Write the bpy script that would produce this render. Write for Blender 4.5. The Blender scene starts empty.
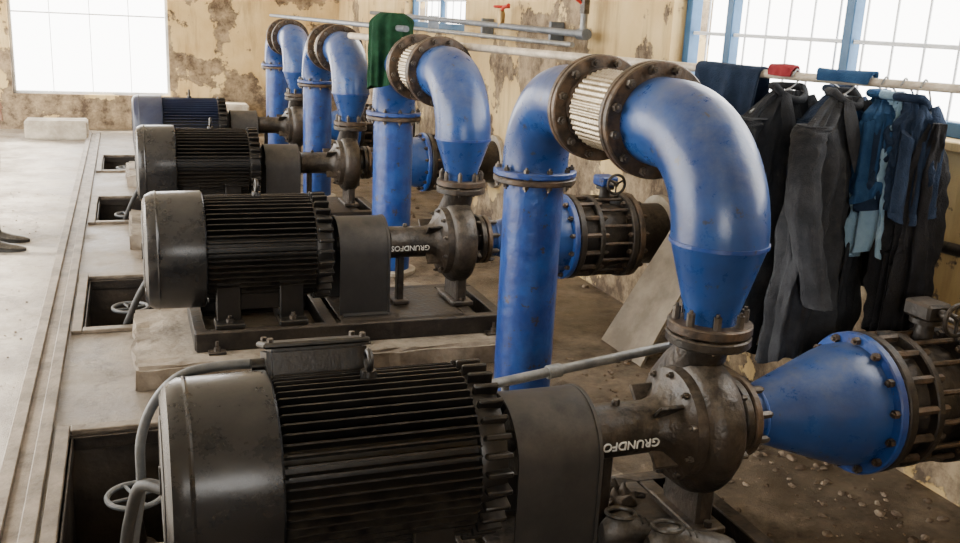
import bpy, bmesh, math, random
from mathutils import Vector, Matrix, noise
random.seed(7)
PI=math.pi
scene=bpy.context.scene
H=1.47
AXZ=0.47

# ------------------------------------------------------------------ materials
def mat(name,c1,c2=None,scale=6,rough=.5,metal=0,bump=.1,bscale=60,dust=0,dustcol=(.22,.2,.17),ramp=(.4,.65),spec=.5,chips=0,chipcol=(.05,.03,.018)):
    m=bpy.data.materials.new(name); m.use_nodes=True
    nt=m.node_tree; N=nt.nodes; L=nt.links
    p=N['Principled BSDF']; p.inputs['Roughness'].default_value=rough; p.inputs['Metallic'].default_value=metal
    p.inputs['Specular IOR Level'].default_value=spec
    tc=N.new('ShaderNodeTexCoord')
    no=N.new('ShaderNodeTexNoise'); no.inputs['Scale'].default_value=scale; no.inputs['Detail'].default_value=8; no.inputs['Roughness'].default_value=.65
    L.new(tc.outputs['Object'],no.inputs['Vector'])
    r=N.new('ShaderNodeValToRGB'); r.color_ramp.elements[0].position=ramp[0]; r.color_ramp.elements[1].position=ramp[1]
    c2=c2 or c1
    r.color_ramp.elements[0].color=(*c1,1); r.color_ramp.elements[1].color=(*c2,1)
    L.new(no.outputs['Fac'],r.inputs['Fac'])
    col=r.outputs['Color']
    if chips>0:
        nc=N.new('ShaderNodeTexNoise'); nc.inputs['Scale'].default_value=17; nc.inputs['Detail'].default_value=9; nc.inputs['Roughness'].default_value=.72
        L.new(tc.outputs['Object'],nc.inputs['Vector'])
        mc=N.new('ShaderNodeMapRange'); mc.inputs[1].default_value=.70-chips*.1; mc.inputs[2].default_value=.72-chips*.1; mc.inputs[4].default_value=.85; L.new(nc.outputs['Fac'],mc.inputs[0])
        mxc=N.new('ShaderNodeMix'); mxc.data_type='RGBA'; L.new(mc.outputs[0],mxc.inputs[0]); L.new(col,mxc.inputs[6]); mxc.inputs[7].default_value=(*chipcol,1)
        col=mxc.outputs[2]
    if dust>0:
        g=N.new('ShaderNodeNewGeometry'); s=N.new('ShaderNodeSeparateXYZ'); L.new(g.outputs['Normal'],s.inputs[0])
        mr=N.new('ShaderNodeMapRange'); mr.inputs[1].default_value=-.1; mr.inputs[2].default_value=1; mr.inputs[3].default_value=.10; L.new(s.outputs['Z'],mr.inputs[0])
        n2=N.new('ShaderNodeTexNoise'); n2.inputs['Scale'].default_value=scale*3.1; n2.inputs['Detail'].default_value=10; n2.inputs['Roughness'].default_value=.75
        L.new(tc.outputs['Object'],n2.inputs['Vector'])
        mr2=N.new('ShaderNodeMapRange'); mr2.inputs[1].default_value=.38; mr2.inputs[2].default_value=.72; L.new(n2.outputs['Fac'],mr2.inputs[0])
        mu=N.new('ShaderNodeMath'); mu.operation='MULTIPLY'; L.new(mr.outputs[0],mu.inputs[0]); L.new(mr2.outputs[0],mu.inputs[1])
        m2=N.new('ShaderNodeMath'); m2.operation='MULTIPLY'; m2.use_clamp=True; L.new(mu.outputs[0],m2.inputs[0]); m2.inputs[1].default_value=dust
        mx=N.new('ShaderNodeMix'); mx.data_type='RGBA'; L.new(m2.outputs[0],mx.inputs[0]); L.new(col,mx.inputs[6]); mx.inputs[7].default_value=(*dustcol,1)
        col=mx.outputs[2]
        rr=N.new('ShaderNodeMapRange'); rr.inputs[3].default_value=rough; rr.inputs[4].default_value=min(1,rough+.45); L.new(m2.outputs[0],rr.inputs[0]); L.new(rr.outputs[0],p.inputs['Roughness'])
    L.new(col,p.inputs['Base Color'])
    if bump>0:
        n3=N.new('ShaderNodeTexNoise'); n3.inputs['Scale'].default_value=bscale; n3.inputs['Detail'].default_value=5
        L.new(tc.outputs['Object'],n3.inputs['Vector'])
        b=N.new('ShaderNodeBump'); b.inputs['Strength'].default_value=bump; b.inputs['Distance'].default_value=.01
        L.new(n3.outputs['Fac'],b.inputs['Height']); L.new(b.outputs[0],p.inputs['Normal'])
    return m

M={}
M['blue']=mat('blue_paint',(.007,.036,.155),(.013,.062,.23),5,.27,0,.16,22,dust=.6,dustcol=(.15,.165,.19),chips=.75,chipcol=(.035,.03,.03))
M['blue2']=mat('blue_paint_worn',(.004,.030,.18),(.010,.065,.28),9,.32,0,.35,30,dust=.75,dustcol=(.14,.15,.17),chips=1.0,chipcol=(.04,.028,.02))
M['frameblue']=mat('window_blue_paint',(.02,.09,.20),(.04,.13,.27),8,.5,0,.1)
M['char']=mat('motor_black_paint',(.0035,.0035,.004),(.010,.009,.009),8,.32,0,.12,50,dust=.45,dustcol=(.11,.092,.07),spec=.4)
M['cowl']=mat('motor_cowl_paint',(.007,.0075,.009),(.016,.016,.018),3,.25,0,.06,30,dust=.32,dustcol=(.11,.10,.085),spec=.42,chips=.25,chipcol=(.05,.042,.035))
M['navymotor']=mat('motor_navy_paint',(.006,.011,.035),(.011,.021,.06),3,.3,0,.05,30,dust=.3,dustcol=(.12,.12,.13))
M['guard']=mat('guard_sheet_paint',(.020,.020,.021),(.036,.035,.035),4,.4,.1,.08,30,dust=.45,dustcol=(.15,.13,.105),spec=.4)
M['iron']=mat('cast_iron_grimy',(.007,.006,.005),(.046,.033,.024),9,.38,.2,.5,45,dust=.75,dustcol=(.19,.155,.115))
M['rust']=mat('rusty_flange_steel',(.020,.015,.012),(.105,.066,.040),14,.45,.3,.35,60,dust=.6,dustcol=(.22,.175,.13))
M['bolt']=mat('bolt_steel',(.045,.037,.031),(.15,.13,.11),20,.4,.6,.1,dust=.3)
M['black']=mat('black_frame_paint',(.006,.005,.005),(.020,.016,.013),10,.42,0,.35,50,dust=.8,dustcol=(.14,.11,.08),spec=.4)
M['braid']=mat('stainless_braid',(.36,.31,.23),(.55,.49,.39),12,.32,.85,.05,80,dust=.7,dustcol=(.25,.20,.14))
M['galv']=mat('galvanised_pipe',(.17,.18,.19),(.33,.34,.34),12,.4,.3,.1,60,dust=.5)
M['galvdark']=mat('weathered_grey_pipe',(.09,.11,.14),(.18,.20,.23),12,.42,.2,.1,60,dust=.5)
M['pole']=mat('pale_bamboo_pole',(.42,.36,.28),(.68,.60,.48),20,.5,0,.1)
M['red']=mat('red_paint',(.45,.02,.015),(.55,.04,.02),10,.4,0,0)
M['redcloth']=mat('red_cloth',(.22,.012,.02),(.3,.025,.03),10,.9,0,.3)
M['brass']=mat('brass',(.25,.17,.07),(.36,.26,.12),10,.4,.7,0)
M['rubber']=mat('black_rubber',(.008,.008,.008),(.02,.02,.02),10,.55,0,.1,dust=.4)
M['hose']=mat('grey_conduit',(.07,.078,.085),(.13,.14,.15),10,.45,0,.1,dust=.5)
M['white']=mat('white_lettering',(.6,.6,.57),(.72,.72,.7),10,.6,0,0)
M['steelstrip']=mat('trench_steel_channel',(.085,.066,.048),(.24,.20,.155),7,.5,.15,.4,40,dust=.5,dustcol=(.30,.26,.21))
M['jacket']=mat('dark_slate_cloth',(.024,.026,.031),(.045,.048,.055),14,.9,0,.4,200,spec=.2)
M['jacket2']=mat('grey_cloth',(.018,.020,.025),(.034,.037,.043),14,.9,0,.4,200,spec=.2)
M['navy']=mat('navy_cloth',(.009,.018,.04),(.018,.032,.065),14,.9,0,.4,200,spec=.2)
M['denim']=mat('blue_cloth',(.012,.045,.12),(.025,.075,.17),14,.9,0,.4,200,spec=.2)
M['sky']=mat('pale_blue_cloth',(.18,.29,.39),(.25,.37,.48),14,.9,0,.4,200,spec=.2)
M['blackc']=mat('black_cloth',(.007,.007,.009),(.015,.015,.017),14,.85,0,.4,200,spec=.2)
M['green']=mat('green_cloth',(.008,.036,.018),(.015,.06,.03),14,.9,0,.5,200,spec=.15)
M['lining']=mat('pale_lining',(.34,.33,.30),(.46,.44,.40),14,.9,0,.2,200)
M['skin']=mat('skin',(.42,.24,.16),(.48,.28,.19),14,.5,0,.05)
M['shirtg']=mat('person_shirt',(.2,.26,.34),(.26,.32,.4),14,.9,0,.2)
M['hair']=mat('hair',(.01,.008,.007),(.02,.015,.012),40,.6,0,.5)
M['shoe']=mat('black_leather',(.014,.013,.012),(.035,.031,.027),14,.33,0,.3,60,dust=.7)
M['board']=mat('grey_board',(.17,.14,.105),(.31,.265,.205),5,.8,0,.2,30,dust=.4)
M['block']=mat('concrete_block',(.32,.28,.22),(.55,.50,.41),6,.85,0,.4,30)
M['plinth']=mat('plinth_concrete',(.075,.055,.038),(.32,.27,.21),4.5,.7,0,.8,26,dust=.5,dustcol=(.38,.34,.27),ramp=(.36,.68))
M['ceil']=mat('ceiling_paint',(.5,.46,.38),(.6,.56,.48),2,.9,0,.1)
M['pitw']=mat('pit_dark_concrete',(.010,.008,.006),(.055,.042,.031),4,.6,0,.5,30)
M['rubble']=mat('rubble_stone',(.085,.057,.036),(.30,.235,.17),14,.9,0,.5,40)
M['lightframe']=mat('pale_window_bar',(.6,.63,.65),(.75,.77,.8),10,.5,0,0)
M['rag']=mat('oily_rag',(.02,.015,.011),(.075,.058,.042),14,.85,0,.5,60)

def floor_mat():
    m=bpy.data.materials.new('worn_concrete_floor'); m.use_nodes=True
    nt=m.node_tree;N=nt.nodes;L=nt.links;p=N['Principled BSDF']
    tc=N.new('ShaderNodeTexCoord'); sp=N.new('ShaderNodeSeparateXYZ'); L.new(tc.outputs['Object'],sp.inputs[0])
    def noi(sc,de=11,ro=.72,loc=(0,0,0)):
        n=N.new('ShaderNodeTexNoise'); n.inputs['Scale'].default_value=sc; n.inputs['Detail'].default_value=de; n.inputs['Roughness'].default_value=ro
        mp=N.new('ShaderNodeMapping'); mp.inputs['Location'].default_value=loc; L.new(tc.outputs['Object'],mp.inputs[0]); L.new(mp.outputs[0],n.inputs['Vector']); return n
    def ramp(src,a,ca,b_,cb):
        r=N.new('ShaderNodeValToRGB'); r.color_ramp.elements[0].position=a; r.color_ramp.elements[1].position=b_
        r.color_ramp.elements[0].color=(*ca,1); r.color_ramp.elements[1].color=(*cb,1); L.new(src,r.inputs[0]); return r.outputs[0]
    def mix(f,a,b_,const=False):
        mx=N.new('ShaderNodeMix'); mx.data_type='RGBA'; L.new(f,mx.inputs[0]); L.new(a,mx.inputs[6])
        if const: mx.inputs[7].default_value=(*b_,1)
        else: L.new(b_,mx.inputs[7])
        return mx.outputs[2]
    def mr(src,a,b_,c,d):
        q=N.new('ShaderNodeMapRange'); q.inputs[1].default_value=a;q.inputs[2].default_value=b_;q.inputs[3].default_value=c;q.inputs[4].default_value=d; L.new(src,q.inputs[0]); return q.outputs[0]
    n1=noi(1.6); n2=noi(5,12,.78)
    ca=ramp(n1.outputs[0],.36,(.185,.155,.12),.64,(.47,.43,.37))
    cb=ramp(n2.outputs[0],.38,(.038,.025,.015),.64,(.27,.215,.155))
    ad=N.new('ShaderNodeMath'); ad.operation='MULTIPLY_ADD'; L.new(n1.outputs['Fac'],ad.inputs[0]); ad.inputs[1].default_value=2.2; L.new(sp.outputs['X'],ad.inputs[2])
    c=mix(mr(ad.outputs[0],.5,1.5,0,1),ca,cb)
    nb=noi(2.7,12,.8,(5,3,1)); c=mix(mr(nb.outputs[0],.48,.60,0,.72),c,(.085,.062,.04),True)
    nc=noi(9,12,.8,(1,8,2)); c=mix(mr(nc.outputs[0],.53,.66,0,.6),c,(.11,.083,.057),True)
    nd=noi(7,12,.8,(9,2,4)); c=mix(mr(nd.outputs[0],.60,.68,0,.55),c,(.50,.45,.37),True)
    vo=N.new('ShaderNodeTexVoronoi'); vo.feature='DISTANCE_TO_EDGE'; vo.inputs['Scale'].default_value=.9
    wb=N.new('ShaderNodeMix'); wb.data_type='RGBA'; wb.inputs[0].default_value=.3; L.new(tc.outputs['Object'],wb.inputs[6]); L.new(n2.outputs['Color'],wb.inputs[7]); L.new(wb.outputs[2],vo.inputs['Vector'])
    c=mix(mr(vo.outputs['Distance'],0,.010,.6,0),c,(.06,.045,.03),True)
    L.new(c,p.inputs['Base Color'])
    L.new(mr(nb.outputs[0],.42,.60,.62,.30),p.inputs['Roughness'])
    b=N.new('ShaderNodeBump'); b.inputs['Strength'].default_value=.8; b.inputs['Distance'].default_value=.02; L.new(n2.outputs['Fac'],b.inputs['Height']); L.new(b.outputs[0],p.inputs['Normal'])
    return m
M['floor']=floor_mat()
def wall_mat():
    m=bpy.data.materials.new('peeling_yellow_wall'); m.use_nodes=True
    nt=m.node_tree;N=nt.nodes;L=nt.links;p=N['Principled BSDF']
    tc=N.new('ShaderNodeTexCoord'); sp=N.new('ShaderNodeSeparateXYZ'); L.new(tc.outputs['Object'],sp.inputs[0])
    n0=N.new('ShaderNodeTexNoise'); n0.inputs['Scale'].default_value=2.5; n0.inputs['Detail'].default_value=8; L.new(tc.outputs['Object'],n0.inputs['Vector'])
    ra=N.new('ShaderNodeValToRGB'); ra.color_ramp.elements[0].position=.3; ra.color_ramp.elements[1].position=.7
    ra.color_ramp.elements[0].color=(.50,.34,.14,1); ra.color_ramp.elements[1].color=(.72,.56,.29,1); L.new(n0.outputs['Fac'],ra.inputs[0])
    mp=N.new('ShaderNodeMapping'); mp.inputs['Scale'].default_value=(5,5,.7); L.new(tc.outputs['Object'],mp.inputs[0])
    ns=N.new('ShaderNodeTexNoise'); ns.inputs['Scale'].default_value=1.2; ns.inputs['Detail'].default_value=9; ns.inputs['Roughness'].default_value=.7; L.new(mp.outputs[0],ns.inputs['Vector'])
    ms=N.new('ShaderNodeMapRange'); ms.inputs[1].default_value=.50; ms.inputs[2].default_value=.70; ms.inputs[4].default_value=.7; L.new(ns.outputs['Fac'],ms.inputs[0])
    mxs=N.new('ShaderNodeMix'); mxs.data_type='RGBA'; L.new(ms.outputs[0],mxs.inputs[0]); L.new(ra.outputs[0],mxs.inputs[6]); mxs.inputs[7].default_value=(.25,.16,.07,1)
    n1=N.new('ShaderNodeTexNoise'); n1.inputs['Scale'].default_value=1.5; n1.inputs['Detail'].default_value=11; n1.inputs['Roughness'].default_value=.63; L.new(tc.outputs['Object'],n1.inputs['Vector'])
    zz=N.new('ShaderNodeMath'); zz.operation='MULTIPLY_ADD'; L.new(sp.outputs['Z'],zz.inputs[0]); zz.inputs[1].default_value=.085; L.new(n1.outputs['Fac'],zz.inputs[2])
    rp=N.new('ShaderNodeMapRange'); rp.inputs[1].default_value=.582; rp.inputs[2].default_value=.570; rp.inputs[3].default_value=0; rp.inputs[4].default_value=1; L.new(zz.outputs[0],rp.inputs[0])
    n3=N.new('ShaderNodeTexNoise'); n3.inputs['Scale'].default_value=5; n3.inputs['Detail'].default_value=11; n3.inputs['Roughness'].default_value=.75; L.new(tc.outputs['Object'],n3.inputs['Vector'])
    rb=N.new('ShaderNodeValToRGB'); rb.color_ramp.elements[0].position=.40; rb.color_ramp.elements[1].position=.62
    rb.color_ramp.elements[0].color=(.075,.05,.03,1); rb.color_ramp.elements[1].color=(.38,.29,.18,1); L.new(n3.outputs['Fac'],rb.inputs[0])
    mx=N.new('ShaderNodeMix'); mx.data_type='RGBA'; L.new(rp.outputs[0],mx.inputs[0]); L.new(mxs.outputs[2],mx.inputs[6]); L.new(rb.outputs[0],mx.inputs[7])
    L.new(mx.outputs[2],p.inputs['Base Color']); p.inputs['Roughness'].default_value=.85
    sm=N.new('ShaderNodeMath'); sm.operation='MULTIPLY_ADD'; L.new(rp.outputs[0],sm.inputs[0]); sm.inputs[1].default_value=-.6; L.new(n3.outputs['Fac'],sm.inputs[2])
    b=N.new('ShaderNodeBump'); b.inputs['Strength'].default_value=.6; b.inputs['Distance'].default_value=.02; L.new(sm.outputs[0],b.inputs['Height']); L.new(b.outputs[0],p.inputs['Normal'])
    return m
M['wall']=wall_mat()

# ------------------------------------------------------------------ mesh builder
AXV={'X':(Vector((1,0,0)),Vector((0,1,0)),Vector((0,0,1))),
     'Y':(Vector((0,1,0)),Vector((1,0,0)),Vector((0,0,1))),
     'Z':(Vector((0,0,1)),Vector((1,0,0)),Vector((0,1,0)))}
class B:
    def __init__(s): s.v=[];s.f=[];s.m=[];s.mats=[]
    def mi(s,k):
        if k not in s.mats: s.mats.append(k)
        return s.mats.index(k)
    def loft(s,rings,k,c0=True,c1=True,closed=True):
        mi=s.mi(k); n=len(rings[0]); base=len(s.v)
        for r in rings: s.v.extend([Vector(p) for p in r])
        for i in range(len(rings)-1):
            for j in range(n if closed else n-1):
                a=base+i*n+j; b=base+i*n+(j+1)%n
                s.f.append((a,b,b+n,a+n)); s.m.append(mi)
        if c0: s.f.append(tuple(base+j for j in range(n))[::-1]); s.m.append(mi)
        if c1: s.f.append(tuple(base+(len(rings)-1)*n+j for j in range(n))); s.m.append(mi)
    def lathe(s,prof,k,o=(0,0,0),ax='X',seg=48,ph=0,caps=True):
        a,u,w=AXV[ax] if isinstance(ax,str) else ax; o=Vector(o)
        rings=[[o+a*t+(u*math.cos(ph+2*PI*j/seg)+w*math.sin(ph+2*PI*j/seg))*max(r,1e-4) for j in range(seg)] for t,r in prof]
        s.loft(rings,k,caps,caps)
    def tube(s,path,rad,k,seg=16,caps=True,flat=1):
        P=[Vector(p) for p in path]; n=len(P)
        if not hasattr(rad,'__len__'): rad=[rad]*n
        T=[]
        for i in range(n):
            t=(P[min(i+1,n-1)]-P[max(i-1,0)]); T.append(t.normalized())
        up=Vector((0,0,1)) if abs(T[0].z)<.9 else Vector((1,0,0))
        u=(up-T[0]*up.dot(T[0])).normalized(); rings=[]
        for i in range(n):
            u=(u-T[i]*u.dot(T[i])).normalized(); w=T[i].cross(u)
            rings.append([P[i]+(u*math.cos(2*PI*j/seg)+w*math.sin(2*PI*j/seg)*flat)*rad[i] for j in range(seg)])
        s.loft(rings,k,caps,caps)
    def box(s,c,d,k,bev=.004,rot=None,seg=1):
        bm=bmesh.new(); bmesh.ops.create_cube(bm,size=1)
        for v in bm.verts: v.co=Vector((v.co.x*d[0],v.co.y*d[1],v.co.z*d[2]))
        if bev>0: bmesh.ops.bevel(bm,geom=bm.edges[:],offset=min(bev,min(d)*.45),segments=seg,affect='EDGES')
        R=rot if rot else Matrix.Identity(3); mi=s.mi(k); base=len(s.v)
        bm.verts.index_update()
        for v in bm.verts: s.v.append(R@v.co+Vector(c))
        for f in bm.faces: s.f.append(tuple(base+v.index for v in f.verts)); s.m.append(mi)
        bm.free()
    def flange(s,o,ax,a0,a1,r,k,nb=12,rb=None,br=.012,bh=.014,bolts=True,kb='bolt'):
        c=.004
        s.lathe([(a0,.02),(a0,r-c),(a0+c,r),(a1-c,r),(a1,r-c),(a1,.02)],k,o,ax,56)
        if bolts: s.bolts(o,ax,a0-bh,a1+bh,rb or r*.86,nb,br,kb)
    def bolts(s,o,ax,a0,a1,rb,nb,br=.012,kb='bolt'):
        a,u,w=AXV[ax]
        for i in range(nb):
            t=2*PI*(i+.5)/nb; c=Vector(o)+(u*math.cos(t)+w*math.sin(t))*rb
            s.lathe([(a0,br),(a1,br)],kb,c,ax,6,ph=t)
            s.lathe([(a0-.008,br*.5),(a1+.008,br*.5)],kb,c,ax,6)
    def obj(s,name,loc=(0,0,0),angle=35,mesh=None):
        if mesh is None:
            mesh=bpy.data.meshes.new(name); mesh.from_pydata([tuple(v) for v in s.v],[],s.f)
            for k in s.mats: mesh.materials.append(M[k])
            mesh.polygons.foreach_set('material_index',s.m)
            bm=bmesh.new(); bm.from_mesh(mesh); bmesh.ops.recalc_face_normals(bm,faces=bm.faces[:]); bm.to_mesh(mesh); bm.free()
            mesh.polygons.foreach_set('use_smooth',[True]*len(mesh.polygons))
            mesh.set_sharp_from_angle(angle=math.radians(angle)); mesh.update()
        o=bpy.data.objects.new(name,mesh); o.location=loc; scene.collection.objects.link(o); return o

def arc(c,u,w,R,a0,a1,n=14):
    c=Vector(c);u=Vector(u);w=Vector(w)
    return [c+(u*math.cos(a0+(a1-a0)*i/n)+w*math.sin(a0+(a1-a0)*i/n))*R for i in range(n+1)]
def smooth(pts,n=8):
    P=[Vector(p) for p in pts]; P=[P[0]]+P+[P[-1]]; out=[]
    for i in range(1,len(P)-2):
        for k in range(n):
            t=k/n; a,b_,c,d=P[i-1],P[i],P[i+1],P[i+2]
            out.append(.5*((2*b_)+(-a+c)*t+(2*a-5*b_+4*c-d)*t*t+(-a+3*b_-3*c+d)*t**3))
    out.append(P[-2]); return out

YS=[2.03,4.07,6.4,8.55]
DZ=[-.025,0,0,0]

# ------------------------------------------------------------------ room
PX0,PX1=-.24,.16
PITS=[(y+.42,y+1.30) for y in YS]
def build_floor():
    b=B(); xs=[-2.6,PX0,PX1,2.5]; ys=[-2.5]
    for a,c in PITS: ys+= [a,c]
    ys.append(12.0)
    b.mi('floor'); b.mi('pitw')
    def quad(p,mi=0):
        n=len(b.v); b.v.extend([Vector(q) for q in p]); b.f.append((n,n+1,n+2,n+3)); b.m.append(mi)
    for i in range(3):
        for j in range(len(ys)-1):
            pit=(i==1 and j%2==1)
            x0,x1,y0,y1=xs[i],xs[i+1],ys[j],ys[j+1]
            if not pit: quad([(x0,y0,0),(x1,y0,0),(x1,y1,0),(x0,y1,0)])
            else:
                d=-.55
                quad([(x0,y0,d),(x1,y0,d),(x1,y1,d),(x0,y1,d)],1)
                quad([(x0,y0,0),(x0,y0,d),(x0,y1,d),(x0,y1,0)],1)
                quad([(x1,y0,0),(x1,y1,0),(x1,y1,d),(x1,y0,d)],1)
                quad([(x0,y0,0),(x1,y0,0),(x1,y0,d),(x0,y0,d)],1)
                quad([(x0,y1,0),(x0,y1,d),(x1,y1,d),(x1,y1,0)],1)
    mesh=bpy.data.meshes.new('floor'); mesh.from_pydata([tuple(v) for v in b.v],[],b.f); mesh.materials.append(M['floor']); mesh.materials.append(M['pitw'])
    mesh.polygons.foreach_set('material_index',b.m)
    bm=bmesh.new(); bm.from_mesh(mesh); bmesh.ops.remove_doubles(bm,verts=bm.verts[:],dist=1e-4); bm.to_mesh(mesh); bm.free()
    o=bpy.data.objects.new('floor',mesh); scene.collection.objects.link(o)
build_floor()

def wall(name,axis,pos,thick,us,zs,holes,k='wall'):
    b=B()
    for i in range(len(us)-1):
        for j in range(len(zs)-1):
            if (i,j) in holes: continue
            u0,u1,z0,z1=us[i],us[i+1],zs[j],zs[j+1]
            if axis=='X': b.box((pos+thick/2,(u0+u1)/2,(z0+z1)/2),(abs(thick),u1-u0,z1-z0),k,0)
            else: b.box(((u0+u1)/2,pos+thick/2,(z0+z1)/2),(u1-u0,abs(thick),z1-z0),k,0)
    return b.obj(name)
CZ=3.1
wall('wall_right','X',2.5,.22,[-2.72,1.3,4.16,7.24,8.97,12.2],[-.05,1.16,1.36,2.6,CZ],{(1,1),(1,2),(3,2)})
wall('wall_back','Y',12.0,.22,[-2.6,-1.2,.49,2.5],[-.05,.40,2.6,CZ],{(1,1)})
wall('wall_left','X',-2.6,-.22,[-2.72,2.4,7.2,7.6,11.7,12.2],[-.05,.02,2.85,CZ],{(1,1),(3,1)})
wall('wall_front','Y',-2.5,-.22,[-2.6,-2.0,.4,2.5],[-.05,1.2,2.4,CZ],{(1,1)})
b=B(); b.box((-.05,4.8,CZ+.06),(5.6,15.2,.1),'ceil',0); b.obj('ceiling')
b=B(); b.box((-8,4.8,-.12),(10.3,30,.1),'block',0); b.obj('courtyard_ground')

def window(name,axis,pos,u0,u1,z0,z1,mains,hz,barstep,k='frameblue',kb='lightframe',fw=.05):
    b=B()
    def bx(u,z,du,dz,kk,d=.04):
        if axis=='X': b.box((pos,u,z),(d,du,dz),kk,.003)
        else: b.box((u,pos,z),(du,d,dz),kk,.003)
    um=(u0+u1)/2; zm=(z0+z1)/2
    for z in (z0+fw/2,z1-fw/2): bx(um,z,u1-u0,fw,k,.06)
    for u in (u0+fw/2,u1-fw/2): bx(u,zm,fw,z1-z0-2*fw,k,.06)
    for u in mains: bx(u,zm,fw,z1-z0-2*fw,k,.05)
    for z in hz: bx(um,z,u1-u0-2*fw,.016,kb,.02)
    u=u0+barstep
    while u<u1-.04:
        bx(u,zm,.009,z1-z0-2*fw,kb,.010); u+=barstep
    return b.obj(name)
window('window_1','X',2.6,1.3,4.16,1.16,2.6,[3.80,3.02,2.2],[1.45,1.75,2.1],.15)
window('window_2','X',2.6,7.24,8.97,1.36,2.6,[8.1],[1.6,1.9,2.2],.2)
window('window_3','Y',12.1,-1.2,.49,.40,2.6,[],[1.3],.42,k='lightframe',fw=.03)
b=B(); b.box((2.485,2.73,1.145),(.05,2.9,.03),'wall',.004); b.obj('trim_1')

# ------------------------------------------------------------------ pump components (local Y=0)
def motor_mesh(box_high,kc='cowl',rs=1):
    b=B(); o=(0,0,AXZ)
    b.lathe([(.045,.02),(.045,.165),(.038,.175),(.038,.205),(.05,.232),(.075,.245),(.27,.247),(.276,.24),(.276,.2)],kc,o,'X',72)
    b.lathe([(.085,.2455),(.09,.2485),(.095,.2460)],kc,o,'X',72,caps=False)
    for r in (.05,.085,.12,.15): b.lathe([(.036,r-.006),(.034,r),(.036,r+.006),(.046,r+.006),(.046,r-.006)],'char',o,'X',48,caps=False)
    b.lathe([(.03,.02),(.03,.035),(.046,.035)],'char',o,'X',24)
    b.lathe([(.25,.18),(.74,.18)],'char',o,'X',64)
    nf=56
    for i in range(nf):
        t=2*PI*i/nf
        if abs(math.sin(t)+1)<.16: continue
        er=Vector((0,math.cos(t),math.sin(t))); et=Vector((0,-math.sin(t),math.cos(t))); O=Vector(o)
        hi=.229
        def q(x,r,w): return [O+Vector((x,0,0))+er*.178-et*w,O+Vector((x,0,0))+er*r-et*w*.6,O+Vector((x,0,0))+er*r+et*w*.6,O+Vector((x,0,0))+er*.178+et*w]
        b.loft([q(.279,hi-.006,.004),(q(.285,hi,.004)),q(.715,hi,.004),q(.722,hi-.006,.004)],kc if kc=='navymotor' else 'char')
    b.lathe([(.725,.15),(.725,.205),(.74,.21),(.79,.2),(.80,.17),(.815,.11),(.83,.09),(.83,.03)],'char',o,'X',64)
    for i in range(30):
        t=2*PI*(i+.5)/30
        R=Matrix.Rotation(t,3,'X')
        b.box(Vector(o)+R@Vector((.762,.212,0)),(.062,.044,.014),'char',.003,R)
    b.lathe([(.83,.03),(.87,.03)],'bolt',o,'X',20)
    for sy in (-1,1):
        for x in (.36,.62):
            b.box((x,sy*.175,.305),(.10,.022,.23),'char',.004)
            b.box((x,sy*.195,.195),(.12,.10,.022),'char',.004)
            b.lathe([(.205,.016),(.222,.016)],'bolt',(x,sy*.215,0),'Z',6)
            b.lathe([(.205,.008),(.236,.008)],'bolt',(x,sy*.215,0),'Z',8)
        b.box((.49,sy*.15,.285),(.36,.02,.09),'char',.004)
    b.lathe([(.685,.022),(.712,.018)],'char',(.5,0,0),'Z',16)
    b.tube(arc((.5,0,.738),(0,0,1),(0,1,0),.024,0,2*PI,20),.0075,'char',8,False)
    if box_high:
        Rb=Matrix.Rotation(-.3,3,'X')
        b.box((.40,.165,.685),(.24,.15,.09),'char',.012,Rb,2)
        b.box((.40,.180,.733),(.255,.165,.016),'char',.005,Rb)
        for dx in (-.11,.11):
            for dy in (-.065,.065): b.lathe([(0,.008),(.018,.008)],'bolt',Vector((.40+dx,.180,.735))+Rb@Vector((0,dy,0)),'Z',6)
        b.box((.40,.13,.64),(.14,.1,.08),'char',.005,Rb)
        b.tube([(.29,.16,.685),(.25,.16,.685)],.02,'char',12)
    else:
        b.box((.45,.26,.53),(.22,.12,.16),'char',.012,None,2)
        b.box((.45,.324,.53),(.235,.012,.175),'char',.004)
    if rs!=1:
        for v in b.v:
            if v.z>.25: v.y*=rs; v.z=AXZ+(v.z-AXZ)*rs
    return b
def inst(b,name,idx,dz=True,dx=0):
    mesh=None;out=[]
    for i in idx:
        o=b.obj(name,(dx,YS[i],DZ[i] if dz else 0),mesh=mesh); mesh=o.data; out.append(o)
    return out
inst(motor_mesh(True,'cowl',.92),'electric_motor',[0]); inst(motor_mesh(False),'electric_motor',[1,2]); inst(motor_mesh(False,'navymotor'),'electric_motor',[3])

# coupling guard
b=B()
R=.145; topc=AXZ-.02
def gprof(Rr):
    pts=[(-Rr,.185)]+[(-Rr,.3)]
    pts+=[(-Rr*math.cos(t),topc+(Rr)*math.sin(t)) for t in [PI*i/24 for i in range(25)]]
    pts+=[(Rr,.3),(Rr,.185)]
    return pts
po=gprof(R); pi_=gprof(R-.004)
ring=lambda x:[(x,y,z) for y,z in po]+[(x,y,z) for y,z in reversed(pi_)]
b.loft([ring(.835),ring(1.055)],'guard')
for x in (.838,1.052):
    po2=gprof(R+.003); rr=lambda xx:[(xx,y,z) for y,z in po2]+[(xx,y,z) for y,z in reversed(pi_)]
    b.loft([rr(x-.005),rr(x+.005)],'guard')
for sy in (-1,1): b.box((.945,sy*.16,.188),(.2,.04,.006),'guard',.001)
b.lathe([(.875,.05),(.875,.085),(.935,.085),(.94,.07),(.95,.07),(.955,.085),(1.02,.085),(1.02,.04)],'iron',(0,0,AXZ),'X',32)
b.lathe([(.872,.025),(1.04,.025)],'bolt',(0,0,AXZ),'X',16)
inst(b,'coupling_guard',range(4))

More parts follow.
